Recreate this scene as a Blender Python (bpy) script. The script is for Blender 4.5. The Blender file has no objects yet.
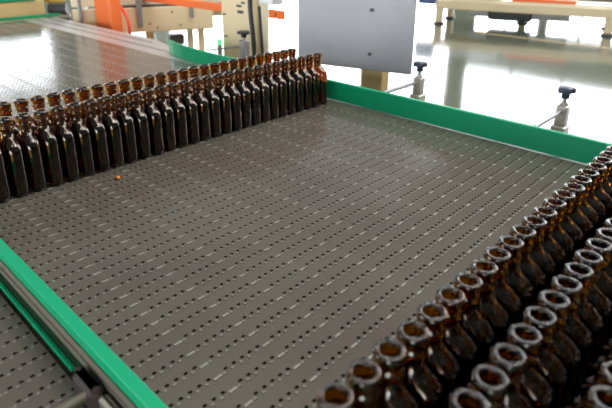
import bpy, math, random
import numpy as np
from mathutils import Vector, Matrix

S = 0.0322            # metres per layout unit (one unit = one bottle thickness)
FLOOR = -28.0         # floor level in layout units (belt top is 0)
random.seed(7)
C = bpy.context.scene.collection
sc = bpy.context.scene

# ------------------------------------------------------------ materials
def mat(name, color, rough=0.5, metal=0.0, spec=0.5, trans=0.0, ior=1.5, emit=None, estr=0.0,
        noise=None, bump=None, coat=0.0):
    m = bpy.data.materials.new(name); m.use_nodes = True
    nt = m.node_tree; b = nt.nodes['Principled BSDF']
    b.inputs['Base Color'].default_value = (*color, 1)
    b.inputs['Roughness'].default_value = rough
    b.inputs['Metallic'].default_value = metal
    b.inputs['Specular IOR Level'].default_value = spec
    b.inputs['Transmission Weight'].default_value = trans
    b.inputs['IOR'].default_value = ior
    b.inputs['Coat Weight'].default_value = coat
    if emit:
        b.inputs['Emission Color'].default_value = (*emit, 1)
        b.inputs['Emission Strength'].default_value = estr
    if noise:
        # noise = (scale, second colour, lo, hi [, roughness lo, hi])
        tc = nt.nodes.new('ShaderNodeTexCoord')
        n = nt.nodes.new('ShaderNodeTexNoise'); n.inputs['Scale'].default_value = noise[0]
        n.inputs['Detail'].default_value = 6
        nt.links.new(tc.outputs['Object'], n.inputs['Vector'])
        mr = nt.nodes.new('ShaderNodeMapRange')
        mr.inputs['From Min'].default_value = noise[2]; mr.inputs['From Max'].default_value = noise[3]
        nt.links.new(n.outputs['Fac'], mr.inputs['Value'])
        mx = nt.nodes.new('ShaderNodeMix'); mx.data_type = 'RGBA'
        mx.inputs[6].default_value = (*color, 1); mx.inputs[7].default_value = (*noise[1], 1)
        nt.links.new(mr.outputs['Result'], mx.inputs[0])
        nt.links.new(mx.outputs[2], b.inputs['Base Color'])
        if len(noise) > 4:
            m2 = nt.nodes.new('ShaderNodeMapRange')
            m2.inputs['From Min'].default_value = .3; m2.inputs['From Max'].default_value = .7
            m2.inputs['To Min'].default_value = noise[4]; m2.inputs['To Max'].default_value = noise[5]
            nt.links.new(n.outputs['Fac'], m2.inputs['Value'])
            nt.links.new(m2.outputs['Result'], b.inputs['Roughness'])
    if bump:
        tc = nt.nodes.new('ShaderNodeTexCoord')
        n = nt.nodes.new('ShaderNodeTexNoise'); n.inputs['Scale'].default_value = bump[0]
        nt.links.new(tc.outputs['Object'], n.inputs['Vector'])
        bp = nt.nodes.new('ShaderNodeBump'); bp.inputs['Strength'].default_value = bump[1]
        bp.inputs['Distance'].default_value = 0.002
        nt.links.new(n.outputs['Fac'], bp.inputs['Height'])
        nt.links.new(bp.outputs['Normal'], b.inputs['Normal'])
    return m

M = {}
M['glass'] = mat('amber_glass', (.27, .10, .003), .04, trans=1.0, ior=1.6)
M['belt'] = mat('belt_plastic', (.112, .098, .077), .15, spec=.7, noise=(5.0, (.088, .070, .056), .35, .7, .12, .21), bump=(60, .05))
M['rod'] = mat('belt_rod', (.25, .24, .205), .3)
M['nub'] = mat('belt_nub_glint', (.19, .18, .155), .22)  # belt plastic made paler, putting the knuckle glints into the colour
M['hole'] = mat('belt_hole', (.006, .006, .006), .9, spec=.1)
M['green'] = mat('green_plastic', (.001, .30, .135), .34, spec=.35, bump=(20, .05))
M['green_top'] = M['green']
M['steel'] = mat('brushed_steel', (.42, .41, .42), .38, metal=.75, noise=(3, (.33, .32, .33), .35, .7, .32, .5))
M['clamp'] = mat('cast_clamp_metal', (.50, .47, .40), .4, metal=.35)
M['plate'] = mat('dull_steel_sheet', (.34, .34, .36), .55, metal=.1, noise=(2.2, (.27, .27, .29), .4, .7))
M['deck'] = mat('deck_steel', (.60, .59, .58), .33, metal=.5)
M['rail_metal'] = mat('rail_metal', (.19, .17, .135), .45, metal=.4)
M['olive'] = mat('dull_olive_metal', (.12, .105, .07), .55, metal=.3)
M['groove'] = mat('rail_groove', (.035, .022, .018), .7)
M['cream'] = mat('cream_paint', (.78, .64, .40), .5, noise=(1.5, (.70, .57, .36), .4, .7))
M['cream_light'] = mat('pale_cream_paint', (.80, .72, .52), .5)
M['tan'] = mat('tan_paint', (.60, .44, .20), .5, noise=(3, (.5, .36, .16), .4, .7))
M['orange'] = mat('orange_paint', (.85, .17, .035), .45)
M['red'] = mat('red_hose', (.85, .07, .02), .4)
M['black'] = mat('black_plastic', (.018, .018, .020), .45)
M['knob'] = mat('dark_blue_grey_plastic', (.035, .045, .075), .45)
M['dark'] = mat('dark_grey_metal', (.06, .06, .06), .5, metal=.3)
M['white'] = mat('white_paint', (.8, .8, .8), .4)
M['greybox'] = mat('grey_box', (.55, .55, .55), .5)
M['yellow'] = mat('yellow_paint', (.65, .42, .06), .5)
M['led'] = mat('green_lamp', (.05, .6, .1), .4, emit=(.05, 1, .2), estr=1.5)
M['amber'] = mat('amber_shard', (.75, .20, .02), .2)
M['chip'] = mat('line_paint', (.62, .40, .16), .5)
M['floor'] = mat('floor_epoxy', (.125, .135, .092), .09, spec=.75, noise=(.35, (.10, .11, .075), .35, .65, .06, .13), coat=.3)
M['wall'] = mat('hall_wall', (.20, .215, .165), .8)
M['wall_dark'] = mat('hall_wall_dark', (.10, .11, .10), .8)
M['window'] = mat('daylight_pane', (.9, .95, 1), .3, emit=(.93, .97, 1.0), estr=9.0)
M['bar'] = mat('window_bar', (.35, .35, .34), .5)

# ------------------------------------------------------------ camera frame (also used to place distant things)
F_PX, CX, CY, CH = 536.864, 306.0, 136.317, 13.9122
FW = np.array([0.6833480915089581, 0.6456574812774023, -0.34082517908978727])
RT = np.array([0.6883082097598006, -0.7253946901422156, 0.005861048603913566])
UP = np.array([0.24344854529925408, 0.2385979052380805, 0.9401084221554857])
def ray(x, y): return FW*F_PX + RT*(x-CX) - UP*(y-CY)
def PU(x, y, u): d = ray(x, y); return np.array([0, 0, CH]) + d*(u/d[0])
def PV(x, y, v): d = ray(x, y); return np.array([0, 0, CH]) + d*(v/d[1])

# ------------------------------------------------------------ mesh builder (layout units in, metres out)
class MB:
    def __init__(s): s.v = []; s.f = []; s.mi = []; s.sm = []
    def add(s, vs, fs, mi=0, smooth=False):
        o = len(s.v); s.v += [tuple(p) for p in vs]
        for f in fs: s.f.append(tuple(i+o for i in f)); s.mi.append(mi); s.sm.append(smooth)
        return s
    def box(s, x0, y0, z0, x1, y1, z1, mi=0, ch=0.0, M4=None):
        """box with chamfered vertical and horizontal edges when ch > 0"""
        x0, x1 = sorted((x0, x1)); y0, y1 = sorted((y0, y1)); z0, z1 = sorted((z0, z1))
        c = min(ch, (x1-x0)*.45, (y1-y0)*.45, (z1-z0)*.45)
        def ring(i, z):
            a, b, e, d = x0+i, y0+i, x1-i, y1-i
            if c <= 0: return [(a, b, z), (e, b, z), (e, d, z), (a, d, z)]
            return [(a+c, b, z), (e-c, b, z), (e, b+c, z), (e, d-c, z), (e-c, d, z), (a+c, d, z), (a, d-c, z), (a, b+c, z)]
        rings = [ring(0, z0), ring(0, z1)] if c <= 0 else [ring(c*.9, z0), ring(0, z0+c), ring(0, z1-c), ring(c*.9, z1)]
        n = len(rings[0]); vs = [p for r in rings for p in r]; fs = []
        for k in range(len(rings)-1):
            for i in range(n):
                j = (i+1) % n; fs.append((k*n+i, k*n+j, (k+1)*n+j, (k+1)*n+i))
        fs.append(tuple(range(n-1, -1, -1))); fs.append(tuple((len(rings)-1)*n+i for i in range(n)))
        if M4 is not None: vs = [tuple(M4 @ Vector(p)) for p in vs]
        return s.add(vs, fs, mi)
    def lathe(s, cx, cy, prof, n=24, mi=0, lobes=0, la=0.0):
        vs = []; fs = []
        for z, r in prof:
            for i in range(n):
                t = 2*math.pi*i/n; rr = r*(1+la*math.cos(lobes*t)) if lobes else r
                vs.append((cx+rr*math.cos(t), cy+rr*math.sin(t), z))
        for k in range(len(prof)-1):
            for i in range(n):
                j = (i+1) % n; fs.append((k*n+i, k*n+j, (k+1)*n+j, (k+1)*n+i))
        s.add(vs, fs, mi, True)
        s.add(vs[:n], [tuple(range(n-1, -1, -1))], mi); s.add(vs[-n:], [tuple(range(n))], mi)
        return s
    def tube(s, pts, r, n=10, mi=0):
        P = [Vector(p) for p in pts]; vs = []; fs = []
        for k, p in enumerate(P):
            t = (P[min(k+1, len(P)-1)]-P[max(k-1, 0)]).normalized()
            a = t.cross(Vector((0, 0, 1)) if abs(t.z) < .9 else Vector((1, 0, 0))).normalized(); b = t.cross(a)
            for i in range(n):
                q = 2*math.pi*i/n; vs.append(tuple(p+a*r*math.cos(q)+b*r*math.sin(q)))
        for k in range(len(P)-1):
            for i in range(n):
                j = (i+1) % n; fs.append((k*n+i, k*n+j, (k+1)*n+j, (k+1)*n+i))
        s.add(vs, fs, mi, True); m = len(vs)-n
        s.add(vs[:n], [tuple(range(n))], mi); s.add(vs[m:], [tuple(range(n-1, -1, -1))], mi)
        return s
    def sweep(s, path, sect, mi=0):
        """sect: closed list of (offset sideways to +u, z); path: list of (u, v)"""
        n = len(sect); vs = []; fs = []
        for k, (u, v) in enumerate(path):
            a = Vector(path[max(k-1, 0)]); b = Vector(path[min(k+1, len(path)-1)]); t = (b-a).normalized()
            nx, ny = t.y, -t.x
            for o, z in sect: vs.append((u+nx*o, v+ny*o, z))
        for k in range(len(path)-1):
            for i in range(n):
                j = (i+1) % n; fs.append((k*n+i, k*n+j, (k+1)*n+j, (k+1)*n+i))
        fs.append(tuple(range(n-1, -1, -1))); fs.append(tuple((len(path)-1)*n+i for i in range(n)))
        return s.add(vs, fs, mi)
    def build(s, name, mats, parent=None, loc=(0, 0, 0)):
        me = bpy.data.meshes.new(name)
        me.from_pydata([((x-loc[0])*S, (y-loc[1])*S, (z-loc[2])*S) for x, y, z in s.v], [], s.f)
        for m in (mats if isinstance(mats, (list, tuple)) else [mats]): me.materials.append(m)
        me.polygons.foreach_set('material_index', s.mi); me.polygons.foreach_set('use_smooth', s.sm); me.update()
        import bmesh
        bm = bmesh.new(); bm.from_mesh(me); bmesh.ops.recalc_face_normals(bm, faces=bm.faces); bm.to_mesh(me); bm.free()
        o = bpy.data.objects.new(name, me); C.objects.link(o)
        if parent is None: o.location = [c*S for c in loc]
        else: o.parent = parent
        return o

def thing(name, label, cat, loc=(0, 0, 0), group=None):
    o = bpy.data.objects.new(name, None); C.objects.link(o); o.location = [c*S for c in loc]
    o.empty_display_size = .02
    o['label'] = label; o['category'] = cat
    if group: o['group'] = group
    o['_l'] = 0; del o['_l']
    return o
def tag(o, label, cat, group=None):
    o['label'] = label; o['category'] = cat
    if group: o['group'] = group
    return o
def part(mb, name, m, t):
    L = [c/S for c in t.location]
    return mb.build(name, m, t, loc=L)
def struct(name, mb, m):
    o = mb.build(name, m); o['kind'] = 'structure'; return o

# ------------------------------------------------------------ conveyor belt mesh (modular hinge pattern, real recesses)
def belt_mesh(name, u0, nu, v0, nv, z0=0.0, mats=None):
    E = 2.2/6
    ul = []; 
    for e in range(6):
        for a in (0, .015, .025, .135, .145, .18, .19, .315, .325): ul.append(e*E+a)
    ul.append(2.2); ul = np.array(ul)
    vl = np.array([-.395, -.085, -.065, .035, .055, .09, .10, .195, .205, .395])
    nx, ny = len(ul), len(vl)
    H = np.zeros((ny, nx)); mi = np.zeros((ny-1, nx-1), int)
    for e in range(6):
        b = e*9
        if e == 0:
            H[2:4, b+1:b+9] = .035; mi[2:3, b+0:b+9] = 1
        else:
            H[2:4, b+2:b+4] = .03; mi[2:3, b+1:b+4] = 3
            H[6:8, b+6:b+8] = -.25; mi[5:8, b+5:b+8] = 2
    V = []; Fc = []; MI = []
    gx, gy = np.meshgrid(ul, vl)
    for j in range(nv):
        for i in range(nu):
            V.append(np.stack([gx+u0+i*2.2, gy+v0+j*.79*1.0, H+z0], -1).reshape(-1, 3))
    V = np.concatenate(V)*S
    a = np.arange(ny*nx).reshape(ny, nx)
    q = np.stack([a[:-1, :-1], a[:-1, 1:], a[1:, 1:], a[1:, :-1]], -1).reshape(-1, 4)
    T = nu*nv
    Q = (q[None]+(np.arange(T)*nx*ny)[:, None, None]).reshape(-1, 4)
    me = bpy.data.meshes.new(name)
    me.vertices.add(len(V)); me.vertices.foreach_set('co', V.astype(np.float32).ravel())
    me.loops.add(Q.size); me.loops.foreach_set('vertex_index', Q.astype(np.int32).ravel())
    me.polygons.add(len(Q)); me.polygons.foreach_set('loop_start', np.arange(0, Q.size, 4, dtype=np.int32))
    me.polygons.foreach_set('loop_total', np.full(len(Q), 4, dtype=np.int32))
    for m in mats: me.materials.append(m)
    me.polygons.foreach_set('material_index', np.tile(mi.ravel(), T).astype(np.int32))
    me.polygons.foreach_set('use_smooth', [False]*len(Q))
    me.update(calc_edges=True); me.validate()
    return me

conv = thing('conveyor', 'wide grey-brown modular conveyor belt carrying both blocks of amber flasks', 'conveyor', (21.4, 50, FLOOR))
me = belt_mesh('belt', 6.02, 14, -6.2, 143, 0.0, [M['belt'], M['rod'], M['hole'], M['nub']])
b = bpy.data.objects.new('belt', me); C.objects.link(b); b.parent = conv; b.location = [-c for c in conv.location]
mb = MB().box(6.0, -6.5, -1.6, 36.8, 106.5, -.3)
part(mb, 'belt_underside', M['hole'], conv)
mb = MB()
mb.box(36.84, -6, -.35, 38.3, 52, -.04)
mb.add([(36.84, 52, -.04), (38.3, 52, -.04), (43.1, 72, -.04), (43.1, 107, -.04), (36.84, 107, -.04)], [(0, 1, 2, 3, 4)])
mb.add([(38.3, 52, -.04), (43.1, 72, -.04), (43.1, 107, -.04), (38.3, 52, -2), (43.1, 72, -2), (43.1, 107, -2)], [(0, 1, 4, 3), (1, 2, 5, 4)])
for uu in (38.9, 41.1): mb.box(uu, 62 if uu < 40 else 70, -.04, uu+.45, 107, .0, mi=1)
part(mb, 'side_deck', [M['deck'], M['steel']], conv)
mb = MB().box(36.84, -6, -5, 37.3, 107, -.4, ch=.05).box(5.3, -6, -5, 5.95, 107, -.0, ch=.02)
part(mb, 'side_frame', M['rail_metal'], conv)
for u, v in ((7, 0), (36, 0), (7, 55), (36, 55), (7, 104), (36, 104)):
    mb = MB().box(u-1, v-1, FLOOR+.5, u+1, v+1, -1.6, ch=.1).lathe(u, v, [(FLOOR, 1.6), (FLOOR+.5, 1.4)], 16)
    part(mb, 'leg', M['cream'], conv)

conv2 = thing('conveyor', 'dark parallel conveyor belt in the bottom left corner outside the green rail', 'conveyor', (-6, 12, FLOOR))
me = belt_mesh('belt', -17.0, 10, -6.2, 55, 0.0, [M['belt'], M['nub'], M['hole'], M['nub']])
b = bpy.data.objects.new('belt', me); C.objects.link(b); b.parent = conv2; b.location = [-c for c in conv2.location]
b.scale = (1, 1, 1); b.location.z -= .25*S
part(MB().box(-17.0, -6.5, -2, 5.0, 37, -.7), 'belt_underside', M['hole'], conv2)
for u, v in ((-15, 0), (3, 0), (-15, 34), (3, 34)):
    part(MB().box(u-1, v-1, FLOOR, u+1, v+1, -2, ch=.1), 'leg', M['cream'], conv2)

# ------------------------------------------------------------ guide rails
ZT = 1.72
far = thing('guide_rail', 'long green plastic guide rail along the far edge of the belt', 'rail', (37.3, 20, 0))
path = [(37.07, v) for v in (-6, 10, 20, 30, 40, 48)] + [(37.12, 51), (37.3, 54), (37.65, 57), (38.1, 59.5), (38.6, 61.3)]
part(MB().sweep(path, [(0, .03), (0, ZT-.06), (.06, ZT), (.34, ZT), (.4, ZT-.06), (.4, .03)]), 'green_strip', M['green'], far)
part(MB().sweep(path, [(.41, .15), (.41, 1.35), (.75, 1.35), (.75, .15)]), 'backing_bar', M['steel'], far)

near = thing('guide_rail', 'bright green guide rail with metal channel crossing the lower left corner', 'rail', (5.5, 20, 0))
pathn = [(5.24, v) for v in (-6, 5, 20, 40, 60)]
part(MB().sweep(pathn, [(.08, 1.30), (.08, ZT-.05), (.13, ZT), (.46, ZT), (.51, ZT-.05), (.51, .02), (.40, .02), (.40, 1.30)]), 'green_strip', M['green'], near)
part(MB().sweep(pathn, [(.03, .55), (.03, .82), (.10, .84), (.10, .94), (.03, .96), (.03, 1.29), (.39, 1.29), (.39, .55)]), 'metal_channel', M['rail_metal'], near)
part(MB().sweep(pathn, [(.09, .84), (.09, .94), (.11, .94), (.11, .84)]), 'groove', M['groove'], near)
part(MB().sweep([(5.07, 15.9), (5.07, 40), (5.07, 60)], [(.04, -.1), (.04, .1), (.16, .1), (.16, -.1)]), 'lower_strip', M['green'], near)

endr = tag(MB().sweep([(28, 107.6), (44.3, 108.4)], [(0, .05), (0, .6), (.4, .6), (.4, .05)]).build('guide_rail', M['green'], loc=(36, 108, 0)),
           'short low green guide strip across the far end of the belt, top left', 'rail')

# ------------------------------------------------------------ rail clamps
def knob(mb_, u, v, z, r=.62, mi=0):
    mb_.lathe(u, v, [(z, r*.42), (z+.05, r*.46), (z+.42, r*.42), (z+.48, r*.9), (z+.55, r), (z+.82, r), (z+.90, r*.85), (z+.93, r*.4)], 30, mi, 5, .13)
def clamp(u, v, label, zk=2.55, rod=(37.9, 1.45), zb=-6):
    t = thing('rail_clamp', label, 'clamp', (u, v, zb), 'knobbed clamps outside the far rail')
    part(MB().box(u-.62, v-.55, zb, u+.62, v+.55, .25, ch=.1), 'bracket', M['clamp'], t)
    part(MB().box(u-.42, v-.42, .2, u+.42, v+.42, 1.9, ch=.1).lathe(u, v, [(1.88, .3), (2.1, .3)], 16), 'clamp_block', M['clamp'], t)
    part(MB().tube([(rod[0], v, rod[1]), (u+.9, v, rod[1])], .18, 12), 'rod', M['steel'], t)
    part(MB().lathe(u, v, [(2.1, .16), (zk, .16)], 12), 'stem', M['steel'], t)
    m_ = MB(); knob(m_, u, v, zk-.1); part(m_, 'knob', M['knob'], t)
clamp(43.6, 26.45, 'steel rail clamp with dark knob just right of the hanging steel plate')
clamp(43.6, 13.2, 'steel rail clamp with dark knob near the right edge, beside the flasks')
t = thing('rail_clamp', 'dark blurred clamp block on the near green rail, bottom left', 'clamp', (4.6, 13.6, -.3))
part(MB().box(4.75, 13.4, -.1, 5.22, 15.0, .85, ch=.2), 'clamp_block', M['groove'], t)
part(MB().tube([(4.9, 13.9, .5), (-2, 13.9, .5)], .17, 14), 'rod', M['olive'], t)
part(MB().box(4.9, 12.2, -.15, 5.22, 13.4, .75, ch=.1), 'lug', M['rail_metal'], t)

# ------------------------------------------------------------ amber flasks
def section(a, b_, n, N=44):
    out = []
    for i in range(N):
        t = 2*math.pi*i/N; c, s_ = math.cos(t), math.sin(t)
        out.append((a*math.copysign(abs(c)**(2/n), c), b_*math.copysign(abs(s_)**(2/n), s_)))
    return out
HB = 4.55
P_body = [(0.10, .20, .60, 2.6), (.03, .30, .78, 2.8), (0, .38, .88, 3), (.04, .43, .95, 3), (.16, .475, 1.02, 3), (.5, .48, 1.03, 3), (1.5, .48, 1.03, 3), (2.55, .48, 1.03, 3),
          (2.80, .475, 1.01, 3), (2.98, .465, .95, 2.9), (3.12, .45, .84, 2.7), (3.25, .425, .69, 2.5), (3.36, .395, .54, 2.3), (3.46, .365, .43, 2.1), (3.58, .335, .355, 2), (3.68, .325, .33, 2)]
P_neck = [(3.68, .325, .33, 2), (3.82, .32, .32, 2), (3.88, .33, .33, 2), (3.92, .38, .38, 2), (3.99, .405, .405, 2), (4.07, .39, .39, 2), (4.11, .36, .36, 2), (4.19, .36, .36, 2),
          (4.23, .395, .395, 2), (4.29, .415, .415, 2), (4.42, .418, .418, 2), (4.50, .405, .405, 2), (4.535, .38, .38, 2), (4.55, .34, .34, 2), (4.545, .30, .30, 2), (4.52, .27, .27, 2), (4.46, .25, .25, 2), (4.2, .24, .24, 2), (3.68, .24, .24, 2)]
P_in = [(3.68, .24, .24, 2), (3.5, .26, .29, 2), (3.36, .31, .45, 2.3), (3.2, .36, .66, 2.5), (3.0, .39, .84, 2.8), (2.8, .40, .92, 3), (1.5, .405, .945, 3), (.45, .40, .94, 3), (.28, .34, .86, 3), (.20, .2, .6, 2.6)]
def rings(mb_, prof, N=44, cap0=False, cap1=False):
    vs = []; fs = []
    for z, a, b_, n in prof: vs += [(x, y, z) for x, y in section(a, b_, n, N)]
    for k in range(len(prof)-1):
        for i in range(N):
            j = (i+1) % N; fs.append((k*N+i, k*N+j, (k+1)*N+j, (k+1)*N+i))
    if cap0: fs.append(tuple(range(N-1, -1, -1)))
    if cap1: fs.append(tuple((len(prof)-1)*N+i for i in range(N)))
    mb_.add(vs, fs, 0, True)
def glass_obj(name, build_parts, parent):
    me = bpy.data.meshes.new(name); m_ = MB(); build_parts(m_)
    me.from_pydata([(x*S, y*S, z*S) for x, y, z in m_.v], [], m_.f); me.materials.append(M['glass'])
    me.polygons.foreach_set('use_smooth', [True]*len(m_.f)); me.update()
    o = bpy.data.objects.new(name, me); C.objects.link(o); o.parent = parent
    return o
src = thing('glass_flask', 'x', 'bottle', (0, 0, 0))
src_body = glass_obj('body', lambda m_: (rings(m_, P_body, cap0=True), rings(m_, P_in, cap1=True)), src)
src_neck = glass_obj('neck', lambda m_: rings(m_, P_neck), src)
ORD = ['', 'first', 'second', 'third', 'fourth', 'fifth', 'sixth', 'seventh', 'eighth', 'ninth', 'tenth', 'eleventh', 'twelfth', 'thirteenth',
       'fourteenth', 'fifteenth', 'sixteenth', 'seventeenth', 'eighteenth', 'nineteenth', 'twentieth', 'twenty-first', 'twenty-second', 'twenty-third',
       'twenty-fourth', 'twenty-fifth', 'twenty-sixth', 'twenty-seventh', 'twenty-eighth', 'twenty-ninth', 'thirtieth', 'thirty-first', 'thirty-second', 'thirty-third', 'thirty-fourth']
first = [True]
def flask(u, v, label, group):
    if first[0]: r, b_, n = src, src_body, src_neck; first[0] = False
    else:
        r = src.copy(); C.objects.link(r)
        b_ = src_body.copy(); C.objects.link(b_); b_.parent = r
        n = src_neck.copy(); C.objects.link(n); n.parent = r
    r.location = (u*S, v*S, 0.001*S); r.rotation_euler = (0, 0, math.radians(random.uniform(-.6, .6)) + (math.pi if random.random() < .5 else 0))
    r['label'] = label; r['group'] = group
def row(u0, i0, i1, v, what, group, from_far=True, count0=1, per=None):
    for i in range(i0, i1+1):
        k = (i1-i+1) if from_far else (i-i0+count0)
        lab = what % ORD[k] if k > 1 else what.replace('%s ', '').replace('from', 'nearest', 1) % () if False else what % ORD[k]
        flask(u0+i, v+random.uniform(-.03, .03), lab, group)
# left block: front row and rear row, counted from the far green rail
row(9.13, -2, 26, 31.87, 'amber glass flask, %s from the far green rail in the left block front row', 'amber flasks in the left block')
row(10.2, -2, 25, 35.12, 'amber glass flask, %s from the far green rail in the left block rear row', 'amber flasks in the left block')
# right block: rows counted from the bottom edge of the picture
row(7.13, 0, 29, 5.76, 'amber glass flask, %s up from the bottom in the right block row beside bare belt', 'amber flasks in the right block', False)
row(9.0, 0, 27, 3.57, 'amber glass flask, %s up from the bottom in the right block second row', 'amber flasks in the right block', False)
row(11.21-1, 0, 26, 1.42, 'amber glass flask, %s up from the bottom in the right block third row', 'amber flasks in the right block', False)

tag(MB().lathe(14.05, 29.3, [(.04, .12), (.1, .16), (.2, .1), (.24, .03)], 7, 0, 3, .3).build('glass_chip', M['amber'], loc=(14.05, 29.3, 0)), 'tiny orange glass chip lying on the belt before the left block', 'glass chip')

# ------------------------------------------------------------ things beyond the far rail
def frame_mat(p, q):
    """matrix whose x axis runs from p to q on plan"""
    d = Vector((q[0]-p[0], q[1]-p[1], 0)).normalized(); n = Vector((-d.y, d.x, 0))
    return Matrix(((d.x, n.x, 0, p[0]), (d.y, n.y, 0, p[1]), (0, 0, 1, 0), (0, 0, 0, 1)))
pA, pB = (43.97, 42.89), (47.7, 30.01)
L = math.hypot(pB[0]-pA[0], pB[1]-pA[1])
F4 = frame_mat(pA, pB)
t = thing('steel_plate', 'large grey steel sheet with two dark bolts standing behind the far green rail', 'metal plate', (45.8, 36.4, .8))
part(MB().box(0, 0, .8, L, .38, 14, M4=F4, ch=.04), 'sheet', M['plate'], t)
def bolt(x, y):
    d = ray(x, y); n = np.array([-(pB[1]-pA[1]), pB[0]-pA[0], 0]); P0 = np.array([pA[0], pA[1], 0])
    o = np.array([0, 0, CH]); s_ = ((P0-o)@n)/(d@n); return o+d*s_
for (x, y) in ((372, 10), (370, 54)):
    q = bolt(x, y); dx = Vector((pB[0]-pA[0], pB[1]-pA[1], 0)).normalized(); nn = Vector((dx.y, -dx.x, 0))
    if nn.dot(Vector((-q[0], -q[1], 0))) < 0: nn = -nn
    qq = Vector(q)
    part(MB().tube([qq-nn*.1, qq+nn*.22], .20, 6), 'bolt', M['dark'], t)
t = thing('support_post', 'short tan box-section post holding up the steel plate', 'post', (49.0, 35.2, FLOOR))
part(MB().box(47.2, 33.3, FLOOR+.3, 48.6, 36.15, 3.0, ch=.08), 'post', M['tan'], t)
part(MB().box(46.2, 32.3, FLOOR, 49.6, 37.2, FLOOR+.3, ch=.05), 'foot_plate', M['tan'], t)

def px_box(x0, y0, x1, y1, u, du, top=None, bot=None):
    vL = PU(x0, (y0+y1)/2, u)[1]; vR = PU(x1, (y0+y1)/2, u)[1]; xm = (x0+x1)/2
    zt = PU(xm, y0, u)[2] if top is None else top; zb = PU(xm, y1, u)[2] if bot is None else bot
    return (u, min(vL, vR), zb, u+du, max(vL, vR), zt)
def B(*a, ch=.1, mi=0, **k):
    return MB().box(*px_box(*a, **k), ch=ch, mi=mi)

# central cream column with cables
bx = px_box(222, 0, 249, 60, 54, 2.0, top=18, bot=FLOOR)
t = thing('machine_column', 'cream painted steel column with chipped edge behind the left flasks', 'column', (55, (bx[1]+bx[4])/2, FLOOR))
part(MB().box(*bx, ch=.15), 'post', M['cream'], t)
bx2 = px_box(249, 0, 266, 60, 56.1, .8, top=18, bot=FLOOR)
part(MB().box(*bx2, ch=.15), 'rear_post', M['cream_light'], t)
for (x, y, s_) in ((239, 6, .45), (240.5, 12, .55), (226, 36, .35), (224.5, 14, .3), (243, 3, .35)):
    q = PU(x, y, 54); part(MB().box(53.96, q[1]-s_*1.3, q[2]-s_*.4, 54.02, q[1]+s_*1.3, q[2]+s_*.4, ch=.01), 'paint_chip', M['dark'], t)
def cable(pts, u, r, name, label, m):
    P = [PU(x, y, u) for x, y in pts]
    # catmull-rom smoothing
    out = []
    for k in range(len(P)-1):
        p0, p1, p2, p3 = P[max(k-1, 0)], P[k], P[k+1], P[min(k+2, len(P)-1)]
        for s_ in np.linspace(0, 1, 6, endpoint=False):
            out.append(.5*((2*p1)+(-p0+p2)*s_+(2*p0-5*p1+4*p2-p3)*s_**2+(-p0+3*p1-3*p2+p3)*s_**3))
    out.append(P[-1]); c = out[-1]
    return tag(MB().tube(out, r, 12, 0).build(name, m, loc=tuple(c)), label, 'cable' if 'cable' in name else 'hose')
cable([(250, -14), (250, 5), (251, 18), (253, 35), (255, 60)], 52.5, .36, 'power_cable', 'thick black cable running down the cream column, left of the thinner one', M['black'])
cable([(259, 6), (260, 20), (261.5, 40), (263, 60)], 53.2, .24, 'power_cable', 'thin black cable dropping from the grey junction box', M['black'])
t = thing('junction_box', 'small grey junction box at the top edge beside the cream column', 'box', tuple(PU(266, 5, 53)))
part(B(258, -9, 273, 4.5, 53, 2.0), 'box_body', M['greybox'], t)
part(B(259, -8, 272, 3.5, 52.8, .25, ch=.05), 'box_lid', M['white'], t)
bx = px_box(267.5, 10, 283, 19, 60, .6)
t = thing('signal_box', 'small bright orange box to the right of the cream column', 'box', (61, (bx[1]+bx[4])/2, bx[2]))
mid = (bx[1]+bx[4])/2
part(MB().box(bx[0], bx[1], bx[2], bx[3], mid-.12, bx[5], ch=.1), 'right_half', M['orange'], t)
part(MB().box(bx[0], mid+.12, bx[2], bx[3], bx[4], bx[5], ch=.1), 'left_half', M['orange'], t)
part(MB().box(bx[0]+.1, mid-.5, bx[2]+.3, bx[0]+.5, bx[4]+3, bx[2]+1.0), 'mount_arm', M['dark'], t)
# knob clamp in front of the column
q = PU(244, 38, 50)
t = thing('rail_clamp', 'steel rail clamp with black knob in front of the cream column', 'clamp', (50, q[1], -8))
part(MB().box(49.5, q[1]-.6, -8, 50.5, q[1]+.6, q[2]-.3, ch=.1), 'bracket', M['steel'], t)
part(MB().lathe(50, q[1], [(q[2]-.3, .18), (q[2]+.2, .18)], 12), 'stem', M['steel'], t)
m_ = MB(); knob(m_, 50, q[1], q[2]+.1, .85); part(m_, 'knob', M['black'], t)
q0 = PU(210, 50, 49.6); q1 = PU(240, 46.5, 49.9)
part(MB().tube([q0, q1, (49.9, q[1], q1[2])], .16, 10), 'rod', M['steel'], t)

# left machine frame: panel, brackets, posts
t = thing('packing_machine', 'cream painted machine with upright brackets beyond the upper left belt', 'machine', (58, 90, FLOOR))
K4 = frame_mat((52.0, 97.5), (66.0, 91.6))
def kb(*a, ch=.12): return MB().box(*a, ch=ch, M4=K4)
part(kb(-9, 0, -3, 17.5, 1.2, 1.75), 'front_panel', M['cream'], t)
part(kb(-9, 1.4, 2.1, 24, 2.4, 16), 'upper_panel', M['cream_light'], t)
part(kb(-1, .2, 1.75, 24, 1.4, 2.1, ch=.02), 'trim_bar', M['dark'], t)
for x0, x1, z0, z1 in ((2.4, 3.4, -1.9, 4), (-3.6, -2.8, -2.4, 3), (12.6, 13.4, -.6, 2.6), (-8, -7.3, -1, 4)):
    part(kb(x0, -.6, z0, x1, 0, z1), 'bracket', M['steel'], t)
for x, z in ((-1, .4), (4.6, -1.6), (6, -2.4), (9, .5), (10.5, -2.1)):
    part(kb(x, -.12, z, x+.35, 0, z+.3, ch=.05), 'bolt', M['dark'], t)
part(kb(11, 2.5, -.9, 24, 4, .8), 'cross_beam', M['cream'], t)
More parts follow.
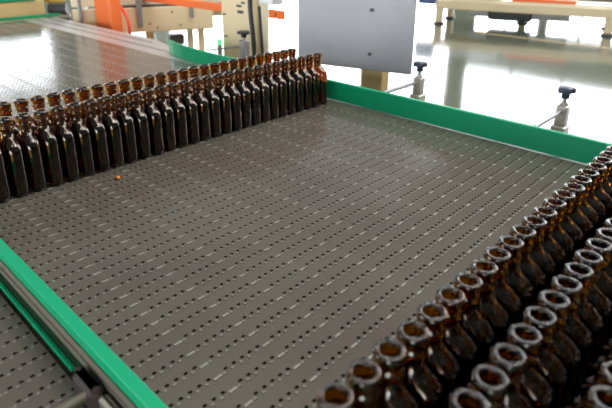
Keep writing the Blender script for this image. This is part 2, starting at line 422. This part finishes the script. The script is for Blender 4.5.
for x0, x1, m_ in ((4.2, 5.7, 'tan'), (12.6, 13.7, 'cream'), (14.9, 16.0, 'cream')):
    part(kb(x0, 2.4, FLOOR, x1, 4, -.6 if m_ == 'cream' else -2.2), 'post', M[m_], t)
part(kb(5.2, 1.3, -3.3, 17, 2.3, -2.6), 'white_rail', M['white'], t)
part(kb(8.6, 1.2, -6.2, 11.6, 3.5, -4.1, ch=.3), 'drive_box', M['dark'], t)
q = PU(219.5, 41, 53.5)
tq = thing('indicator_lamp', 'tiny green indicator lamp left of the cream column', 'lamp', tuple(q))
part(MB().lathe(q[0], q[1], [(q[2]-.5, .35), (q[2], .4), (q[2]+.3, .3), (q[2]+.42, .1)], 16), 'lens', M['led'], tq)
part(MB().box(q[0]-.3, q[1]-.3, q[2]-3.5, q[0]+.3, q[1]+.3, q[2]-.5, ch=.05), 'stand', M['steel'], tq)
bb = px_box(137, 0, 222, 8, 56, 1.6); 
qa = PU(222, 4.5, 56); qb = PU(222, 12, 56)
tag(MB().box(56, qa[1]-1, qb[2], 57.2, qa[1]+60, qa[2], ch=.12).build('overhead_beam', M['orange'], loc=(56.6, qa[1]+20, qb[2])), 'orange steel beam running level across the top left', 'beam')
bx = px_box(95, 0, 110, 28, 46.5, 2.3, top=14, bot=FLOOR)
t = thing('machine_post', 'thick orange upright post beyond the upper left belt', 'post', (47.6, (bx[1]+bx[4])/2, FLOOR))
part(MB().box(*bx, ch=.2), 'post', M['orange'], t)
part(MB().box(bx[0]-1, bx[1]-1, FLOOR, bx[3]+1, bx[4]+1, FLOOR+.4, ch=.05), 'foot_plate', M['orange'], t)
cable([(104, -10), (109, -2), (117, 4), (123, 10), (127, 18), (129.5, 28), (130, 40)], 49.5, .30, 'air_hose', 'thin red air hose curving down beside the orange post', M['red'])
bx = px_box(80, 0, 85, 21, 49.5, 1.4, top=10, bot=FLOOR)
tag(MB().lathe(50, (bx[1]+bx[4])/2, [(FLOOR, .9), (FLOOR+.5, .9), (FLOOR+.6, .62), (10, .62)], 20).build('pipe_post', M['white'], loc=(50, (bx[1]+bx[4])/2, FLOOR)),
    'slim white pipe post left of the orange post', 'post')
# beige cabinet and drive unit in the top left corner
t = thing('machine_cabinet', 'beige sheet metal cabinet with green cap in the top left corner', 'cabinet', (36, 113, FLOOR))
part(MB().box(20, 110, FLOOR, 42.4, 116, 3.1, ch=.15), 'body', M['tan'], t)
part(MB().box(19.6, 109.6, 3.1, 41.0, 116.4, 4.4, ch=.15), 'cap', M['green'], t)
t = thing('drive_unit', 'dark gearmotor with yellow guard behind the upper left belt corner', 'machine', (46.5, 110, FLOOR))
part(MB().box(45, 111.5, FLOOR, 48, 115, -1.0, ch=.2), 'pedestal', M['dark'], t)
part(MB().tube([(44.2, 112.6, .9), (46.8, 110.4, .9)], 1.1, 20), 'motor', M['dark'], t)
part(MB().box(44.5, 113, 2.0, 48, 116, 4.2, ch=.3), 'guard', M['yellow'], t)
part(MB().box(43.2, 110.5, -.9, 47.5, 112, .3, ch=.2), 'gearbox', M['steel'], t)

# ------------------------------------------------------------ blurred machine bench at the far right
t = thing('machine_bench', 'long cream steel machine base on legs across the glossy floor, top right', 'machine', (262, 90, FLOOR))
G4 = frame_mat((266, 152), (288, 74))
def bb(*a, ch=.3): return MB().box(*a, ch=ch, M4=G4)
part(bb(-2.2, -2, -19.6, 118, 2, -15.2), 'front_beam', M['cream'], t)
part(bb(-2.2, 24, -19.6, 118, 28, -15.2), 'rear_beam', M['cream'], t)
part(bb(-1, 2, -15.4, 112, 24, -14.4, ch=.2), 'table', M['cream_light'], t)
for x, y in ((0, 0), (82, 0), (0, 26), (40, 26), (82, 26)):
    part(bb(x-1.9, y-1.7, FLOOR+1.2, x+1.9, y+1.7, -19.5), 'leg', M['cream'], t)
    q = G4 @ Vector((x, y, 0))
    part(MB().lathe(q.x, q.y, [(FLOOR, 3.2), (FLOOR+.8, 3.0), (FLOOR+1.2, 1.2)], 20), 'foot', M['dark'], t)
part(bb(24, 8, -25, 46, 18, -20, ch=.8), 'drive_housing', M['dark'], t)
part(MB().tube([G4 @ Vector((14, 12, -22)), G4 @ Vector((64, 12, -22))], 2.0, 18), 'motor', M['greybox'], t)
part(bb(36, 3, -14.4, 66, 12, -12.6, ch=.4), 'guard_panel', M['orange'], t)
part(bb(6, 6, -14.4, 30, 16, -9, ch=.5), 'grey_housing', M['steel'], t)
part(bb(-12, -1.5, -17.6, -2.2, 5, -8.0, ch=.6), 'blue_tank', mat('blue_paint', (.02, .05, .2), .4), t)

# ------------------------------------------------------------ hall: floor, walls, windows, plus unseen windows and lights added for effect
struct('floor', MB().box(-148, -148, FLOOR-1, 460, 530, FLOOR), M['floor'])
tag(MB().box(253, 62, FLOOR, 254.5, 124, FLOOR+.08).build('floor_line', M['chip'], loc=(253.7, 90, FLOOR)), 'faded orange line painted on the floor before the machine bench', 'floor marking')
struct('wall_right', MB().box(451, -140, FLOOR, 458, 530, 240), M['wall'])
struct('wall_back', MB().box(-140, 521, FLOOR, 460, 528, 170), M['wall'])
wn = [0]
def window_r(v0, v1, z0, z1, nb=2):
    wn[0] += 1
    o = struct('window_%d' % wn[0], MB().box(450.4, v0, z0, 451.0, v1, z1), M['window'])
    f_ = MB()
    for k in range(nb+1):
        y = v0+(v1-v0)*k/nb; f_.box(449.6, y-.8, z0, 450.5, y+.8, z1)
    f_.box(449.6, v0, z0-1, 450.5, v1, z0+.6); f_.box(449.6, v0, z1-.6, 450.5, v1, z1+1)
    g = f_.build('window_frame', M['bar'], o); return o
def window_b(u0, u1, z0, z1, nb=2):
    wn[0] += 1
    o = struct('window_%d' % wn[0], MB().box(u0, 520.4, z0, u1, 521.0, z1), M['window'])
    f_ = MB()
    for k in range(nb+1):
        x = u0+(u1-u0)*k/nb; f_.box(x-.8, 519.6, z0, x+.8, 520.5, z1)
    f_.box(u0, 519.6, z0-1, u1, 520.5, z0+.6); f_.box(u0, 519.6, z1-.6, u1, 520.5, z1+1)
    f_.build('window_frame', M['bar'], o); return o
window_r(56, 226, 37, 100, 4); window_r(-135, -46, 37, 230, 3); window_r(-42, 52, 37, 230, 3); window_r(56, 100, 106, 230)  # panes reaching the wall top are unseen, added for flask shoulder streaks
window_r(108, 160, -22, 0); window_r(166, 222, -22, 4)
window_r(244, 330, -24, 150, 2); window_r(345, 420, -10, 150); window_r(432, 512, -10, 100)
def behind(name, axis, at_, a0, a1, z0, z1):
    wn[0] += 1
    if axis == 'u':
        o = struct('window_%d' % wn[0], MB().box(at_-.6, a0, z0, at_, a1, z1), M['window'])
        f_ = MB().box(at_-.5, (a0+a1)/2-.8, z0, at_+.6, (a0+a1)/2+.8, z1).box(at_-.5, a0, z0-1, at_+.6, a1, z0).box(at_-.5, a0, z1, at_+.6, a1, z1+1)
    else:
        o = struct('window_%d' % wn[0], MB().box(a0, at_-.6, z0, a1, at_, z1), M['window'])
        f_ = MB().box((a0+a1)/2-.8, at_-.5, z0, (a0+a1)/2+.8, at_+.6, z1).box(a0, at_-.5, z0-1, a1, at_+.6, z0).box(a0, at_-.5, z1, a1, at_+.6, z1+1)
    f_.build('window_frame', M['bar'], o)
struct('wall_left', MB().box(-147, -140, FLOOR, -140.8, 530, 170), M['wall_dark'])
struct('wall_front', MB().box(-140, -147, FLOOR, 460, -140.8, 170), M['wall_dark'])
for a0, a1 in ((-135, -20), (-10, 100), (110, 220)): behind('w', 'u', -140, a0, a1, -24, 34)  # unseen low windows added as frontal fill for plate and rail
window_b(330, 440, -10, 120); window_b(235, 310, 15, 120); window_b(132, 200, 20, 105); window_b(-20, 90, 15, 120)

def area(name, loc, size, energy, rot=(0, 0, 0), col=(1, .97, .92)):
    l = bpy.data.lights.new(name, 'AREA'); l.shape = 'RECTANGLE'; l.size, l.size_y = size; l.energy = energy; l.color = col
    o = bpy.data.objects.new(name, l); C.objects.link(o); o.location = loc; o.rotation_euler = rot; return o
for i, (x, y) in enumerate(((2.2, -.9), (4.0, -1.4), (6.2, -1.4), (.5, -1.2))):
    area('streak_lamp', (x, y, 4.4), (.3, 1.8), 34)  # unseen tubes added to draw streak highlights on the glass
area('overhead_fill', (1.9, 1.8, 5.6), (2.6, 2.6), 130, col=(.97, .97, 1))  # unseen overhead panel added to brighten the flask rims
area('overhead_fill', (5.2, -1.3, 5.6), (7.0, 3.4), 320, col=(.97, .98, 1))  # large unseen panel added to light the flask shoulder ridges

w = bpy.data.worlds.new('hall_light'); sc.world = w; w.use_nodes = True
bg = w.node_tree.nodes['Background']; bg.inputs[0].default_value = (.93, .96, 1.0, 1); bg.inputs[1].default_value = .27

# ------------------------------------------------------------ camera
cd = bpy.data.cameras.new('camera'); cam = bpy.data.objects.new('camera', cd); C.objects.link(cam)
r_, u_, f_ = RT, UP, -FW
cam.matrix_world = Matrix(((r_[0], u_[0], f_[0], 0), (r_[1], u_[1], f_[1], 0), (r_[2], u_[2], f_[2], CH*S), (0, 0, 0, 1)))
cd.sensor_width = 36; cd.lens = 36*F_PX/612; cd.shift_y = -(204-CY)/612
cd.clip_start = .02; cd.clip_end = 100
cd.dof.use_dof = True; cd.dof.focus_distance = 1.0; cd.dof.aperture_fstop = cd.lens/5.2
sc.camera = cam
sc.view_settings.view_transform = 'Standard'; sc.view_settings.look = 'None'; sc.view_settings.gamma = 1
sc.view_settings.use_curve_mapping = False; sc.view_settings.exposure = 0.0
sc.cycles.max_bounces = 20; sc.cycles.transmission_bounces = 20; sc.cycles.transparent_max_bounces = 20
